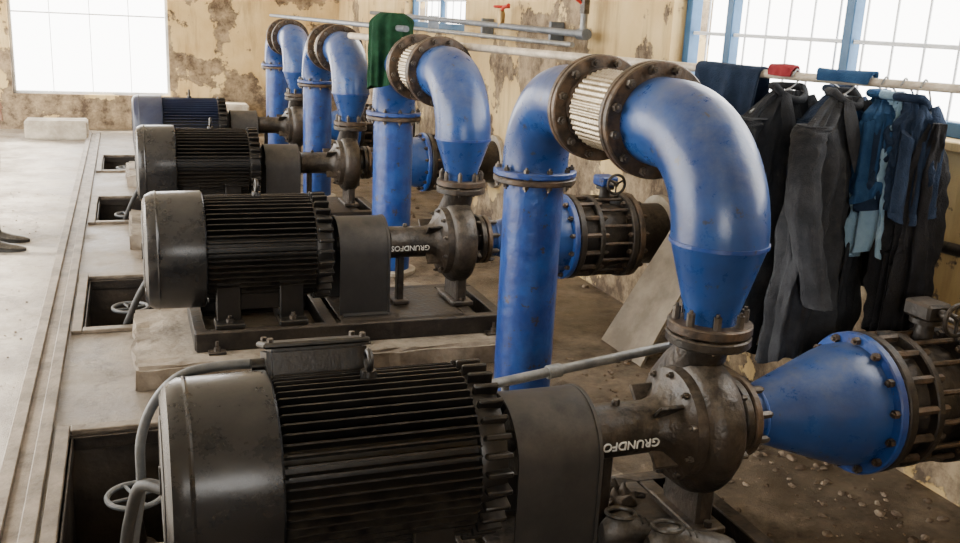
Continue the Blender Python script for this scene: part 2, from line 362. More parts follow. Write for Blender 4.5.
# centrifugal pump
b=B(); o=(0,0,AXZ)
b.lathe([(1.065,.03),(1.065,.06),(1.068,.072),(1.078,.077),(1.085,.072),(1.255,.070),(1.28,.078),(1.31,.115),(1.325,.15),(1.352,.155),(1.352,.1)],'iron',o,'X',48)
b.bolts(o,'X',1.31,1.36,.138,10,.009)
for i in range(4):
    t=PI/4+PI/2*i; Rm=Matrix.Rotation(t,3,'X')
    b.box(Vector(o)+Rm@Vector((1.285,.095,0)),(.08,.05,.012),'iron',.003,Rm)
b.lathe([(1.35,.06),(1.35,.15),(1.362,.17),(1.385,.182),(1.435,.182),(1.455,.168),(1.465,.14),(1.472,.1),(1.48,.085),(1.505,.082),(1.505,.03)],'iron',o,'X',56)
pts=[];rd=[]
for i in range(33):
    a=-PI*1.42+ (PI*1.42)*i/32
    R=.125+.02*i/32
    pts.append(Vector((1.41,math.cos(a)*R,AXZ+math.sin(a)*R))); rd.append(.042+.032*i/32)
for y,z,r in ((.128,.06,.073),(.085,.115,.071),(.035,.165,.068),(.008,.20,.066),(0,.235,.066)):
    pts.append(Vector((1.413,y,AXZ+z))); rd.append(r)
b.tube(pts,rd,'iron',24)
b.flange((1.42,0,0),'Z',.695,.722,.112,'iron',8,.09,.011,.012,bolts=False)
b.flange(o,'X',1.500,1.525,.112,'iron',8,bolts=False)
for i in range(6):
    t=PI/3*i+.3; Rm=Matrix.Rotation(t,3,'X')
    b.box(Vector(o)+Rm@Vector((1.472,.12,0)),(.02,.08,.012),'iron',.003,Rm)
b.box((1.413,0,.262),(.05,.18,.14),'iron',.008)
b.box((1.413,0,.195),(.10,.24,.022),'iron',.004)
b.box((1.14,0,.30),(.03,.05,.21),'iron',.004); b.box((1.14,0,.195),(.07,.10,.02),'iron',.004)
for sy in (-1,1): b.lathe([(.205,.012),(.222,.012)],'bolt',(1.413,sy*.105,0),'Z',6)
b.lathe([(AXZ+.06,.011),(AXZ+.08,.011),(AXZ+.085,.008)],'iron',(1.16,0,0),'Z',12)
pumps=inst(b,'centrifugal_pump',range(4))
for pmp in pumps[:2]:
    cu=bpy.data.curves.new('maker_lettering','FONT'); cu.body='GRUNDFOS'; cu.size=.034; cu.extrude=.002; cu.align_x='CENTER'; cu.align_y='CENTER'
    to=bpy.data.objects.new('maker_lettering',cu); scene.collection.objects.link(to)
    cu.materials.append(M['white'])
    to.parent=pmp
    # cast label sits upside-down on the near flank of the bearing bracket
    to.matrix_local=Matrix.Translation((1.168,-.0725,AXZ-.012))@Matrix.Rotation(math.radians(96),4,'X')@Matrix.Rotation(PI,4,'Z')

# skid
b=B()
def channel_x(x0,x1,y,side):
    xm=(x0+x1)/2; l=x1-x0
    b.box((xm,y,.142),(l,.008,.076),'black',.002)
    b.box((xm,y+side*.022,.178),(l,.05,.008),'black',.002)
    b.box((xm,y+side*.022,.106),(l,.05,.008),'black',.002)
channel_x(.22,1.57,-.265,1); channel_x(.22,1.57,.265,-1)
for x in (.24,.36,.62,.78,1.10,1.413,1.55):
    b.box((x,0,.142),(.05,.51,.076),'black',.003)
b.box((.945,0,.1785),(.24,.50,.007),'black',.002)
b.box((1.22,0,.1785),(.32,.50,.007),'black',.002)
for x in (.3,.9,1.5):
    for sy in (-1,1):
        b.box((x,sy*.292,.107),(.07,.045,.01),'black',.002)
        b.lathe([(.112,.013),(.13,.013)],'bolt',(x,sy*.295,0),'Z',6); b.lathe([(.112,.007),(.155,.007)],'bolt',(x,sy*.295,0),'Z',8)
inst(b,'pump_base_frame',range(4))

def plinth(y,seed,top=.1):
    bm=bmesh.new(); bmesh.ops.create_cube(bm,size=1)
    for v in bm.verts: v.co=Vector((.80+v.co.x*1.64,v.co.y*.78,top/2+.0005+v.co.z*(top-.001)))
    bmesh.ops.bevel(bm,geom=bm.edges[:],offset=.014,segments=2,affect='EDGES')
    bmesh.ops.subdivide_edges(bm,edges=[e for e in bm.edges if e.calc_length()>.3],cuts=28,use_grid_fill=True)
    for v in bm.verts:
        n=noise.noise(Vector((v.co.x*6,v.co.y*6+seed*9,v.co.z*9)))+.6*noise.noise(Vector((v.co.x*17,v.co.y*17+seed*9,v.co.z*19)))
        e=min(v.co.x+.02,1.62-v.co.x,.39-abs(v.co.y))
        if abs(v.co.z-top)>.004:
            v.co.x+= n*.022*(1 if v.co.x>.8 else -1); v.co.y+=n*.028
        elif e<.08 and not (abs(v.co.y)<.33 and .2<v.co.x<1.58): v.co.z-=max(0,n)*.028
        if v.co.z<.02: v.co.z=.001
    me=bpy.data.meshes.new('concrete_plinth'); bm.to_mesh(me); bm.free(); me.materials.append(M['plinth'])
    o=bpy.data.objects.new('concrete_plinth',me); o.location=(0,y,0); scene.collection.objects.link(o)
for i,y in enumerate(YS): plinth(y,i+1,.1+DZ[i])

# discharge pipe
def discharge(dz):
    b=B(); X=1.42; ZT=1.21
    b.flange((X,0,0),'Z',.728+dz,.755+dz,.112,'rust',8,.09,.011,.034)
    b.lathe([(.755+dz,.07),(.78+dz,.072),(.93,.122),(.945,.125)],'blue',(X,0,0),'Z',48)
    b.tube([(X,0,.94)]+[(X,p.y,p.z) for p in arc((X,.27,.94),(0,-1,0),(0,0,1),.27,0,PI/2,18)]+[(X,.36,ZT)],.125,'blue',48)
    b.tube([(X,0,.937),(X,0,.947)],.1285,'blue2',48)
    def fl(a0,a1,k,bolts=False): b.flange((X,0,ZT),'Y',a0,a1,.168,k,12,.147,.012,.014,bolts=bolts)
    fl(.355,.38,'rust'); fl(.384,.408,'rust'); b.bolts((X,0,ZT),'Y',.338,.424,.147,12,.013)
    seg=260;n=130;rings=[]; E=.71
    for i in range(n+1):
        y=.408+(E-.408)*i/n
        env=min(1,min(i,n-i)/6)
        r=[]
        for j in range(seg):
            t=2*PI*j/seg
            w=math.sin(21*t+ i*.42)*math.sin(21*t-i*.42)
            rr=.118+.0045*w*env+.004*env
            r.append((X+rr*math.cos(t),y,ZT+rr*math.sin(t)))
        rings.append(r)
    b.loft(rings,'braid')
    b.lathe([(.408,.128),(.43,.128),(.432,.12)],'rust',(X,0,ZT),'Y',48); b.lathe([(E-.02,.12),(E-.018,.128),(E,.128)],'rust',(X,0,ZT),'Y',48)
    fl(E,E+.024,'rust'); fl(E+.028,E+.053,'rust'); b.bolts((X,0,ZT),'Y',E-.016,E+.07,.147,12,.013)
    b.tube([(X,E+.045,ZT),(X,.96,ZT)]+[(X,p.y,p.z) for p in arc((X,.96,.96),(0,0,1),(0,1,0),.25,0,PI/2,18)]+[(X,1.21,.93)],.122,'blue',48)
    b.flange((X,1.21,0),'Z',.915,.938,.155,'blue2',10,.137,.011,.012,bolts=False)
    b.flange((X,1.21,0),'Z',.89,.912,.155,'rust',10,.137,.011,.012,bolts=False); b.bolts((X,1.21,0),'Z',.878,.95,.137,10,.011)
    b.lathe([(.0,.112),(.89,.112)],'blue2',(X,1.21,0),'Z',48)
    b.lathe([(.001,.15),(.02,.15),(.025,.12)],'block',(X,1.21,0),'Z',32)
    return b
inst(discharge(-.025),'discharge_pipe',[0],False); inst(discharge(0),'discharge_pipe',[1,2,3],False)

# suction reducer
b=B(); o=(0,0,AXZ)
b.flange(o,'X',1.529,1.552,.112,'rust',8,.095,.011,.030)
b.lathe([(1.552,.076),(1.59,.078),(1.62,.088),(1.84,.165),(1.875,.174),(1.93,.176)],'blue',o,'X',56)
b.lathe([(1.585,.082),(1.59,.084),(1.595,.082)],'blue2',o,'X',48,caps=False)
b.flange(o,'X',1.925,1.952,.206,'blue2',14,.19,.012,.012,bolts=False)
b.bolts(o,'X',1.91,1.957,.189,14,.012,'rust')
inst(b,'suction_reducer',range(4))

def valve(kbox):
    b=B()
    b.flange(o,'X',2.012,2.042,.205,'black',14,.192,.012,.012,bolts=False)
    b.lathe([(2.036,.15),(2.07,.152),(2.10,.168),(2.18,.172),(2.22,.168),(2.25,.152),(2.30,.15)],'black',o,'X',48)
    b.flange(o,'X',2.115,2.14,.200,'black',14,bolts=False)
    b.flange(o,'X',2.285,2.315,.206,'black',14,bolts=False); b.flange(o,'X',2.32,2.35,.206,'rust',14,bolts=False)
    b.bolts(o,'X',2.018,2.155,.188,14,.012,'rust'); b.bolts(o,'X',2.27,2.365,.189,14,.012,'rust')
    for i in range(14):
        t=2*PI*i/14
        c=Vector(o)+Vector((0,math.cos(t),math.sin(t)))*.188
        b.lathe([(2.14,.008),(2.285,.008)],'rust',c,'X',6)
    b.lathe([(2.35,.15),(2.553,.15)],'black',o,'X',40)
    b.lathe([(2.52,.19),(2.55,.19)],'block',o,'X',40)
    b.lathe([(.62,.03),(.70,.026),(.70,.045),(.715,.045)],'black',(2.215,0,0),'Z',20)
    b.box((2.215,0,.74),(.09,.10,.05),kbox,.008)
    b.lathe([(-.11,.014),(-.05,.014)],'bolt',(2.215,0,.74),'Y',12)
    b.tube(arc((2.215,-.11,.74),(1,0,0),(0,0,1),.045,0,2*PI,24),.007,'black',8,False)
    for k in range(3):
        t=k*2*PI/3+.5; b.tube([(2.215,-.11,.74),(2.215+.045*math.cos(t),-.11,.74+.045*math.sin(t))],.005,'black',6)
    return b
inst(valve('black'),'gate_valve',[0],dx=-.055); inst(valve('blue2'),'gate_valve',[1,2,3],dx=-.055)

# ------------------------------------------------------------------ trench frames and pit valves
b=B()
for x in (-.405,-.315):
    b.box((x,6.4,.013),(.045,10.4,.024),'steelstrip',.003)
b.box((-.36,6.4,.004),(.05,10.4,.006),'steelstrip',.001)
b.obj('trench_edge_channel')
b=B(); a,c=.42,1.30; ym=(a+c)/2
b.box((PX0-.02,ym,.010),(.045,c-a+.10,.018),'steelstrip',.003)
b.box((PX1+.02,ym,.010),(.045,c-a+.10,.018),'steelstrip',.003)
for yy in (a-.025,c+.025): b.box(((PX0+PX1)/2,yy,.010),(PX1-PX0-.01,.05,.018),'steelstrip',.003)
b.box((PX0+.01,ym,-.03),(.008,c-a,.05),'black',.002)
b.box(((PX0+PX1)/2,c-.008,-.03),(PX1-PX0,.008,.05),'black',.002)
inst(b,'pit_frame',range(4),False)
b=B(); xo,yo=-.03,.88
b.lathe([(-.55,.07),(-.40,.07)],'black',(xo,yo,0),'Z',24)
b.lathe([(-.42,.1),(-.39,.1)],'black',(xo,yo,0),'Z',24)
b.lathe([(-.39,.07),(-.25,.05),(-.22,.06),(-.20,.03),(-.12,.018),(-.02,.010)],'black',(xo,yo,0),'Z',24)
b.tube(arc((xo,yo,-.04),(1,0,0),(0,1,0),.085,0,2*PI,32),.009,'hose',10,False)
for i in range(4):
    t=PI/2*i+.4; b.tube([(xo,yo,-.045),(xo+.085*math.cos(t),yo+.085*math.sin(t),-.04)],.006,'hose',8)
b.tube([(xo,yo-.42,-.48),(xo,yo+.38,-.48)],.05,'black',20)
inst(b,'pit_gate_valve',range(4),False)
for n_,y in enumerate(YS[:3]):
    bm=bmesh.new(); bmesh.ops.create_cube(bm,size=1)
    for v in bm.verts: v.co=Vector((.86+v.co.x*1.3,v.co.y*.36,.018+v.co.z*.034))
    bmesh.ops.subdivide_edges(bm,edges=[e for e in bm.edges if e.calc_length()>.2],cuts=24,use_grid_fill=True)
    for v in bm.verts:
        nn=noise.noise(Vector((v.co.x*5,v.co.y*6+n_*7,0)))+.5*noise.noise(Vector((v.co.x*15,v.co.y*15,n_)))
        ex=min(v.co.x-.21,1.51-v.co.x,.18-abs(v.co.y))
        if ex<.02: v.co.x+=nn*.03; v.co.y+=nn*.03
        if v.co.z>.02: v.co.z+=nn*.01-(.012 if ex<.02 else 0)
    me=bpy.data.meshes.new('concrete_walkway_slab'); bm.to_mesh(me); bm.free(); me.materials.append(M['plinth'])
    oo=bpy.data.objects.new('concrete_walkway_slab',me); oo.location=(0,y+.68,0); scene.collection.objects.link(oo)

# cable conduits
b=B(); b.tube(smooth([(.25,2.19,.645),(.17,2.20,.640),(.09,2.21,.620),(.03,2.22,.555),(-.005,2.24,.45),(-.01,2.28,.30),(-.03,2.38,.12),(-.05,2.50,-.1),(-.05,2.6,-.4)]),.012,'hose',12)
b.obj('cable_conduit')
b=B(); b.tube(smooth([(.045,2.19,.34),(-.01,2.26,.32),(-.04,2.32,.20),(-.06,2.40,.06),(-.10,2.50,-.12),(-.10,2.56,-.4)]),.016,'rubber',12)
b.obj('cable_conduit')
for y in YS[1:3]:
    b=B(); b.tube(smooth([(.34,y+.27,.45),(.15,y+.34,.38),(.05,y+.36,.24),(-.02,y+.40,.09),(-.07,y+.5,-.1),(-.05,y+.55,-.4)]),.015,'rubber',12); b.obj('cable_conduit')

b=B(); b.tube([(1.02,2.72,.30),(2.49,2.90,.40)],.017,'galv',16)
b.tube([(1.14,2.735,.29),(1.16,2.735,.01)],.014,'galv',12); b.lathe([(.001,.04),(.01,.04)],'galv',(1.16,2.735,0),'Z',16)
b.lathe([(0,.024),(.05,.024)],'galv',(1.30,2.754,.319),(Vector((1.47,.18,.10)).normalized(),Vector((-.121,.99,0)),Vector((-.067,-.0,1))),16)
b.obj('cross_pipe')

# ------------------------------------------------------------------ wall service pipes
b=B()
b.tube([(2.40,4.93,3.05),(2.40,4.93,1.62)],.020,'frameblue',16); b.tube([(2.40,4.93,1.62),(2.40,4.93,1.40)],.020,'galv',16)
b.lathe([(1.52,.030),(1.60,.030)],'bolt',(2.40,4.93,0),'Z',6)
b.tube([(2.40,4.93,1.56),(2.34,4.93,1.60),(2.28,4.90,1.60)],.009,'red',8)
b.tube([(2.40,4.90,1.41),(2.40,9.9,1.47)],.020,'galvdark',16)
b.tube([(2.34,4.93,1.35),(2.34,9.9,1.36)],.015,'galv',16)
b.lathe([(4.88,.031),(4.98,.031)],'galvdark',(2.40,0,1.41),'Y',12)
for y in (5.4,6.6,7.9,9.3): b.box((2.45,y,1.40),(.09,.03,.14),'galvdark',.004)
b.lathe([(1.42,.022),(1.50,.026),(1.53,.018)],'brass',(2.40,6.2,0),'Z',12)
b.tube([(2.40,6.2,1.53),(2.38,6.1,1.55),(2.37,6.0,1.56)],.012,'red',8)
b.tube(arc((2.40,6.2,1.55),(1,0,0),(0,1,0),.05,0,2*PI,20),.009,'red',8,False)
b.obj('wall_water_pipe')
b=B(); b.tube([(2.497,1.2,.86),(2.44,2.0,.84),(2.44,3.3,.80),(2.44,3.9,.79)],.02,'black',12)
for y in (1.9,3.2): b.box((2.47,y,.83),(.06,.03,.06),'black',.003)
b.obj('wall_drain_pipe')
b=B(); b.tube([(1.36,4.85,1.398),(1.40,7.4,1.396),(1.38,9.9,1.398)],.016,'galvdark',14); b.obj('overhead_service_pipe')

# ------------------------------------------------------------------ clothes pole + laundry
P0=Vector((1.24,5.62,1.335)); P1=Vector((2.42,1.28,1.352)); D=(P1-P0).normalized()
b=B(); b.tube([P0,P0.lerp(P1,.4)+Vector((0,0,-.010)),P0.lerp(P1,.7)+Vector((0,0,-.012)),P1],[.019,.017,.014,.012],'pole',14)
b.box((2.46,1.26,1.33),(.09,.04,.03),'galv',.003)
b.obj('clothes_pole')
PERP=Vector((-D.y,D.x,0)).normalized()
if PERP.x<0: PERP=-PERP
def pole_at(y):
    t=(y-P0.y)/(P1.y-P0.y); return P0+(P1-P0)*t+Vector((0,0,-.012*min(1,t*1.4)))

def garment(name,y,k,length=.78,sw=.21,hw=.22,sleeves=True,sl=.56,seed=1,collar=True,drop=.045,yaw=0,shift=0,lining=None,flare=0,slope=0):
    rnd=random.Random(seed); b=B()
    c0=pole_at(y); W=Matrix.Rotation(yaw,3,'Z')@PERP; F=Vector((0,0,1)).cross(W); F=-F if F.y>0 else F
    c=c0+PERP*shift
    ztop=c.z-drop
    ph=[rnd.uniform(0,6.28) for _ in range(8)]
    rings=[];n=110;nz=54
    for i in range(nz+1):
        t=i/nz
        if t<.13: w=.055+(sw-.055)*(t/.13)**.8
        else: w=sw*.93+(hw-sw*.93)*((t-.13)/.87)+ (sw*.07)*max(0,1-(t-.13)/.08)
        d=.022+.035*min(1,t/.2)+.02*t
        z=ztop-(length)*t
        off=flare*t*t
        r=[]
        for j in range(n):
            a=2*PI*j/n; ca,sa=math.cos(a),math.sin(a)
            fold=(.021*math.sin(6*a+ph[0]+t*2.5)+.015*math.sin(11*a+ph[1]-t*3)+.009*math.sin(19*a+ph[2]+3*t))*min(1,t*1.6)
            fold+=.024*noise.noise(Vector((ca*4+seed,sa*4,t*6+ca*2)))+.012*noise.noise(Vector((ca*9+seed,sa*9,t*15)))
            ww=w+fold*.5+ .012*math.sin(9*t+ph[5])*t
            dd=d+fold
            s_=abs(sa)**.8*(1 if sa>=0 else -1)
            r.append(Vector((c.x,c.y,z+ (.02*math.sin(3*a+ph[6])+slope*ca)*t))+W*(ca*ww+off)+F*(s_*dd))
        rings.append(r)
    b.loft(rings,k,True,False)
    b.loft([[p+(Vector((c.x,c.y,p.z))-p)*.06 for p in rings[-1]],[p+(Vector((c.x,c.y,p.z))-p)*.1+Vector((0,0,.25)) for p in rings[-1]]],k,False,True)
    if collar:
        pts=[Vector((c.x,c.y,ztop+.012))+W*(.06*math.cos(a))+F*(.045*math.sin(a)) - Vector((0,0,.04*max(0,math.sin(a)))) for a in [2*PI*q/22 for q in range(23)]]
        b.tube(pts,.013,k,10,False)
        for sgn in (-1,1):
            q=[Vector((c.x,c.y,ztop-.01))+W*sgn*.055+F*.045,Vector((c.x,c.y,ztop-.09))+W*sgn*.06+F*.072,Vector((c.x,c.y,ztop-.22))+W*sgn*.015+F*.088]
            b.tube(smooth(q,5),[.016+.010*math.sin(PI*z/10) for z in range(11)],k,8,True,.35)
        q=[Vector((c.x,c.y,ztop-.2))+F*.083,Vector((c.x,c.y,ztop-.5*length))+F*.086+W*.006+W*flare*.25,Vector((c.x,c.y,ztop-length*.97))+F*.088+W*flare*.95]
        b.tube(smooth(q,6),.007,lining or k,8)
    if sleeves:
        for sgn in (-1,1):
            s0=Vector((c.x,c.y,ztop-.085))+W*sgn*(sw-.045)
            e=s0+W*sgn*(.045+rnd.uniform(0,.03))+F*.03-Vector((0,0,sl*.5)); w_=e+W*sgn*rnd.uniform(-.04,.03)+F*rnd.uniform(0,.07)-Vector((0,0,sl*.5))
            path=smooth([s0,s0+W*sgn*.03-Vector((0,0,.06)),e,w_],14)
            N_=len(path); T=26; rr=[]
            for q,pc in enumerate(path):
                u=q/N_; rad=.060-.012*u; ring_=[]
                for j in range(T):
                    a=2*PI*j/T
                    f=.011*noise.noise(Vector((math.cos(a)*2+seed*3,math.sin(a)*2+sgn,u*7)))+.007*noise.noise(Vector((math.cos(a)*3,seed+sgn,u*18)))
                    ring_.append(pc+W*math.cos(a)*(rad*.80+f)+F*math.sin(a)*(rad*.95+f))
                rr.append(ring_)
            b.loft(rr,k)
    top=Vector((c.x,c.y,ztop+.005)); h0=Vector((c0.x,c0.y,c0.z))
    hook=[top,top.lerp(h0,.4)+PERP*.02,h0+PERP*.022,h0+Vector((0,0,.022)),h0-PERP*.022]
    b.tube(smooth(hook,6),.003,'galv',8)
    b.tube([top-W*(sw-.04)-Vector((0,0,.075)),top,top+W*(sw-.04)-Vector((0,0,.075))],.005,'galv',8)
    return b.obj(name,angle=75)

def drape(name,y0,y1,L1,L2,k,seed,wob=.02,zoff=0,shift=0,spread=0):
    rnd=random.Random(seed); b=B(); ph=[rnd.uniform(0,6.28) for _ in range(6)]
    nu,nv=44,52; rows=[]
    for j in range(nv+1):
        s=-L1+(L1+L2)*j/nv; row=[]
        for i in range(nu+1):
            u=i/nu
            h=abs(s); sg=-1 if s<0 else 1
            rr=.024
            if h<rr*1.5: off=sg*rr*math.sin(h/rr); z=rr*math.cos(h/rr)
            else: off=sg*(rr+spread*min(1,(h-rr*1.5)/.25)); z=-(h-rr*1.5)
            amp=wob*min(1,h*4)
            off+=sg*amp*(1+math.sin(u*14+ph[0]+h*2)+.5*math.sin(u*25+ph[1]))
            uu=(u-.5)*(1-.15*h/max(L1,L2))+ .03*math.sin(h*9+ph[2])*h
            q=pole_at((y0+y1)/2+(y1-y0)*uu)
            row.append(q+PERP*(off+shift)+Vector((0,0,z*(1+.07*math.sin(u*5+ph[3])) +zoff)))
        rows.append(row)
    b.loft(rows,k,False,False,closed=False)
    o=b.obj(name,angle=80); md=o.modifiers.new('s','SOLIDIFY'); md.thickness=.006; return o

garment('hanging_jacket',2.42,'jacket',.80,.195,.22,True,.54,3,lining='jacket2',yaw=.12,shift=-.03,flare=-.03,slope=.02)
garment('hanging_jacket',2.62,'jacket2',.86,.20,.25,True,.60,11,yaw=-.1,shift=-.03,flare=-.10,lining='lining',slope=-.03)
garment('hanging_shirt',2.53,'navy',.66,.18,.2,True,.44,9,yaw=.05,shift=.12)
garment('hanging_shirt',2.36,'denim',.30,.15,.15,False,.25,5,yaw=.5,shift=.09)
garment('hanging_shirt',2.31,'sky',.48,.10,.11,False,.3,6,yaw=.9,shift=.07)
garment('hanging_shirt',2.25,'navy',.34,.09,.10,False,.3,16,yaw=1.0,shift=.05)
garment('hanging_trousers',2.19,'blackc',.66,.05,.055,False,.3,8,collar=False,yaw=1.1,shift=.05,drop=.10)
drape('draped_towel',2.74,3.02,.42,.36,'navy',3,.02)
drape('draped_scarf',2.62,2.72,.05,.05,'redcloth',5,.008,zoff=.012)
drape('draped_cloth',2.34,2.54,.05,.05,'denim',6,.008,zoff=.010)
# green cloth bunched over the far end of the rod
def bundle():
    b=B(); p=pole_at(5.10); c=Vector((p.x-.035,p.y-.02,0)); n=100;nz=40;rings=[]
    for i in range(nz+1):
        t=i/nz; z=1.475-.36*t
        w=.035+.085*math.sin(PI*min(.5,t*2.6+.10)); d=.035+.022*math.sin(PI*min(.6,t*1.3+.1))
        r=[]
        for j in range(n):
            a=2*PI*j/n
            f=(.016*math.sin(7*a+.8*t)+.010*math.sin(13*a-1.2*t))*min(1,.25+t)+.012*noise.noise(Vector((math.cos(a)*2,math.sin(a)*2,t*5)))
            r.append(Vector((c.x+(w+f*.4)*math.cos(a)-.01*t,c.y+(d+f)*math.sin(a),z+(.035*math.cos(a)+.012*math.sin(4*a))*t)))
        rings.append(r)
    b.loft(rings,'green'); return b.obj('hanging_green_cloth',angle=80)
bundle()

# ------------------------------------------------------------------ shoes
def shoe(b,o,yaw,L=.27,k='shoe',tilt=0,hs=1):
    Rm=Matrix.Rotation(yaw,3,'Z')@Matrix.Rotation(tilt,3,'X'); o=Vector(o)
    S=[(0,.022,.03,.065),(.02,.034,.045,.08),(.06,.038,.05,.085),(.10,.037,.043,.075),(.14,.040,.034,.058),(.18,.046,.028,.045),(.22,.045,.024,.038),(.25,.034,.018,.028),(.27,.015,.010,.018)]
    rings=[]
    for x,w,hh,top in S:
        top*=hs; x=x*L/.27; r=[]
        for j in range(20):
            a=2*PI*j/20; zz=math.sin(a); z=top*.5+ (top*.5)*zz*(1 if zz>0 else .9)
            r.append(o+Rm@Vector((x,w*math.cos(a)*(1.0 if zz<0 else 1-.25*zz),max(.012,z)+.0)))
        rings.append(r)
    b.loft(rings,k)
    outl=[(0,.0),(.0,.028),(.05,.038),(.12,.034),(.19,.048),(.24,.042),(.272,.012),(.272,-.012),(.24,-.040),(.19,-.046),(.12,-.032),(.05,-.036),(0,-.028)]
    b.loft([[o+Rm@Vector((x*L/.27,y,0.0)) for x,y in outl],[o+Rm@Vector((x*L/.27,y,.016)) for x,y in outl]],'rubber')
    b.tube([o+Rm@Vector(((.055+.042*math.cos(t))*L/.27,.03*math.sin(t),.082*hs-.004*math.cos(t))) for t in [2*PI*i/18 for i in range(19)]],.006,k,8,False)
    for xx in (.115,.135,.155):
        b.tube([o+Rm@Vector((xx*L/.27,-.022,.060*hs-(xx-.115)*.45)),o+Rm@Vector((xx*L/.27,0,.070*hs-(xx-.115)*.55)),o+Rm@Vector((xx*L/.27,.022,.060*hs-(xx-.115)*.45))],.003,'rubber',6)
zs=.184+DZ[0]
b=B(); shoe(b,(1.175,1.835,zs),.06,.27,hs=1.2); b.obj('leather_shoe')
b=B(); shoe(b,(1.095,1.93,zs),-.02,.25,hs=1.2); b.obj('leather_shoe')

# leaning board
b=B()
A0=Vector((2.10,3.47,.002));A1=Vector((2.10,3.85,.002));T0=Vector((2.485,3.55,.62));T1=Vector((2.485,3.83,.66))
nrm=(A1-A0).cross(T0-A0).normalized()*.012
if nrm.x>0: nrm=-nrm
ring=[A0,A1,T1,T1.lerp(T0,.5),T0]
b.loft([ring,[p+nrm for p in ring]],'board'); b.obj('leaning_board')
b=B(); b.box((-.72,11.25,.10),(.62,.32,.20),'block',.015,None,2); b.obj('concrete_block')
b=B(); b.box((.9,11.7,.18),(.9,.35,.36),'block',.02,None,2); b.obj('concrete_bench')

# rubble & dirt
rnd=random.Random(4)
def stone(b,c,r,k='rubble'):
    bm=bmesh.new(); bmesh.ops.create_icosphere(bm,subdivisions=1 if r<.008 else 2,radius=r)
    sx,sy,sz=rnd.uniform(.7,1.3),rnd.uniform(.7,1.3),rnd.uniform(.4,.8); base=len(b.v); mi=b.mi(k)
    s=rnd.uniform(0,50)
    bm.verts.index_update()
    for v in bm.verts:
        kk=1+.35*noise.noise(v.co/r*1.3+Vector((s,s,s)))
        b.v.append(Vector((c[0]+v.co.x*sx*kk,c[1]+v.co.y*sy*kk,max(c[2]-.0035,c[2]+v.co.z*sz*kk))))
    for f in bm.faces: b.f.append(tuple(base+v.index for v in f.verts)); b.m.append(mi)
    bm.free()
b=B()
for i in range(520):
    x=rnd.triangular(1.66,2.46,2.2); y=rnd.uniform(1.3,3.7); stone(b,(x,y,.004),rnd.choice([.003,.004,.005,.006,.008,.012,.018]))
for i in range(60):
    stone(b,(rnd.uniform(1.9,2.44),rnd.uniform(4.5,9),.004),rnd.choice([.01,.02,.03]))
b.obj('loose_rubble',angle=20)
b=B()
for i in range(200):
    yy=rnd.choice(YS[:3])+rnd.uniform(.52,.84); xx=rnd.uniform(.24,1.5)
    stone(b,(xx,yy,.034),rnd.choice([.003,.004,.006,.009]))
b.obj('loose_gravel',angle=20)
b=B()
for i in range(150):
    stone(b,(rnd.triangular(-1.3,-.45,-.5),rnd.uniform(2,8),.004),rnd.choice([.003,.004,.006]))
b.obj('floor_grit',angle=20)
def rag(name,c,sx,sy,h,seed,yaw=0):
    b=B(); n=30; rows=[]
    Rz=Matrix.Rotation(yaw,3,'Z')
    for i in range(n+1):
        r=[]
        for j in range(n+1):
            u,v=i/n-.5,j/n-.5; e=max(abs(u),abs(v))*2
            z=(h*abs(noise.noise(Vector((u*5+seed,v*4,seed))))*1.6)*(1-e**3)+.002
            q=Rz@Vector((u*sx*(1+.4*noise.noise(Vector((v*4,seed,0)))),v*sy*(1+.4*noise.noise(Vector((u*4,seed,5)))),0))
            r.append(Vector(c)+q+Vector((0,0,z)))
        rows.append(r)
    b.loft(rows,'rag',False,False,closed=False); o=b.obj(name,angle=80); md=o.modifiers.new('s','SOLIDIFY'); md.thickness=.003; md.offset=1; return o
rag('oily_rag',(1.25,2.17,.184+DZ[0]),.17,.12,.05,3,.4)
rag('oily_rag',(1.78,2.62,.002),.30,.16,.03,8,.9)

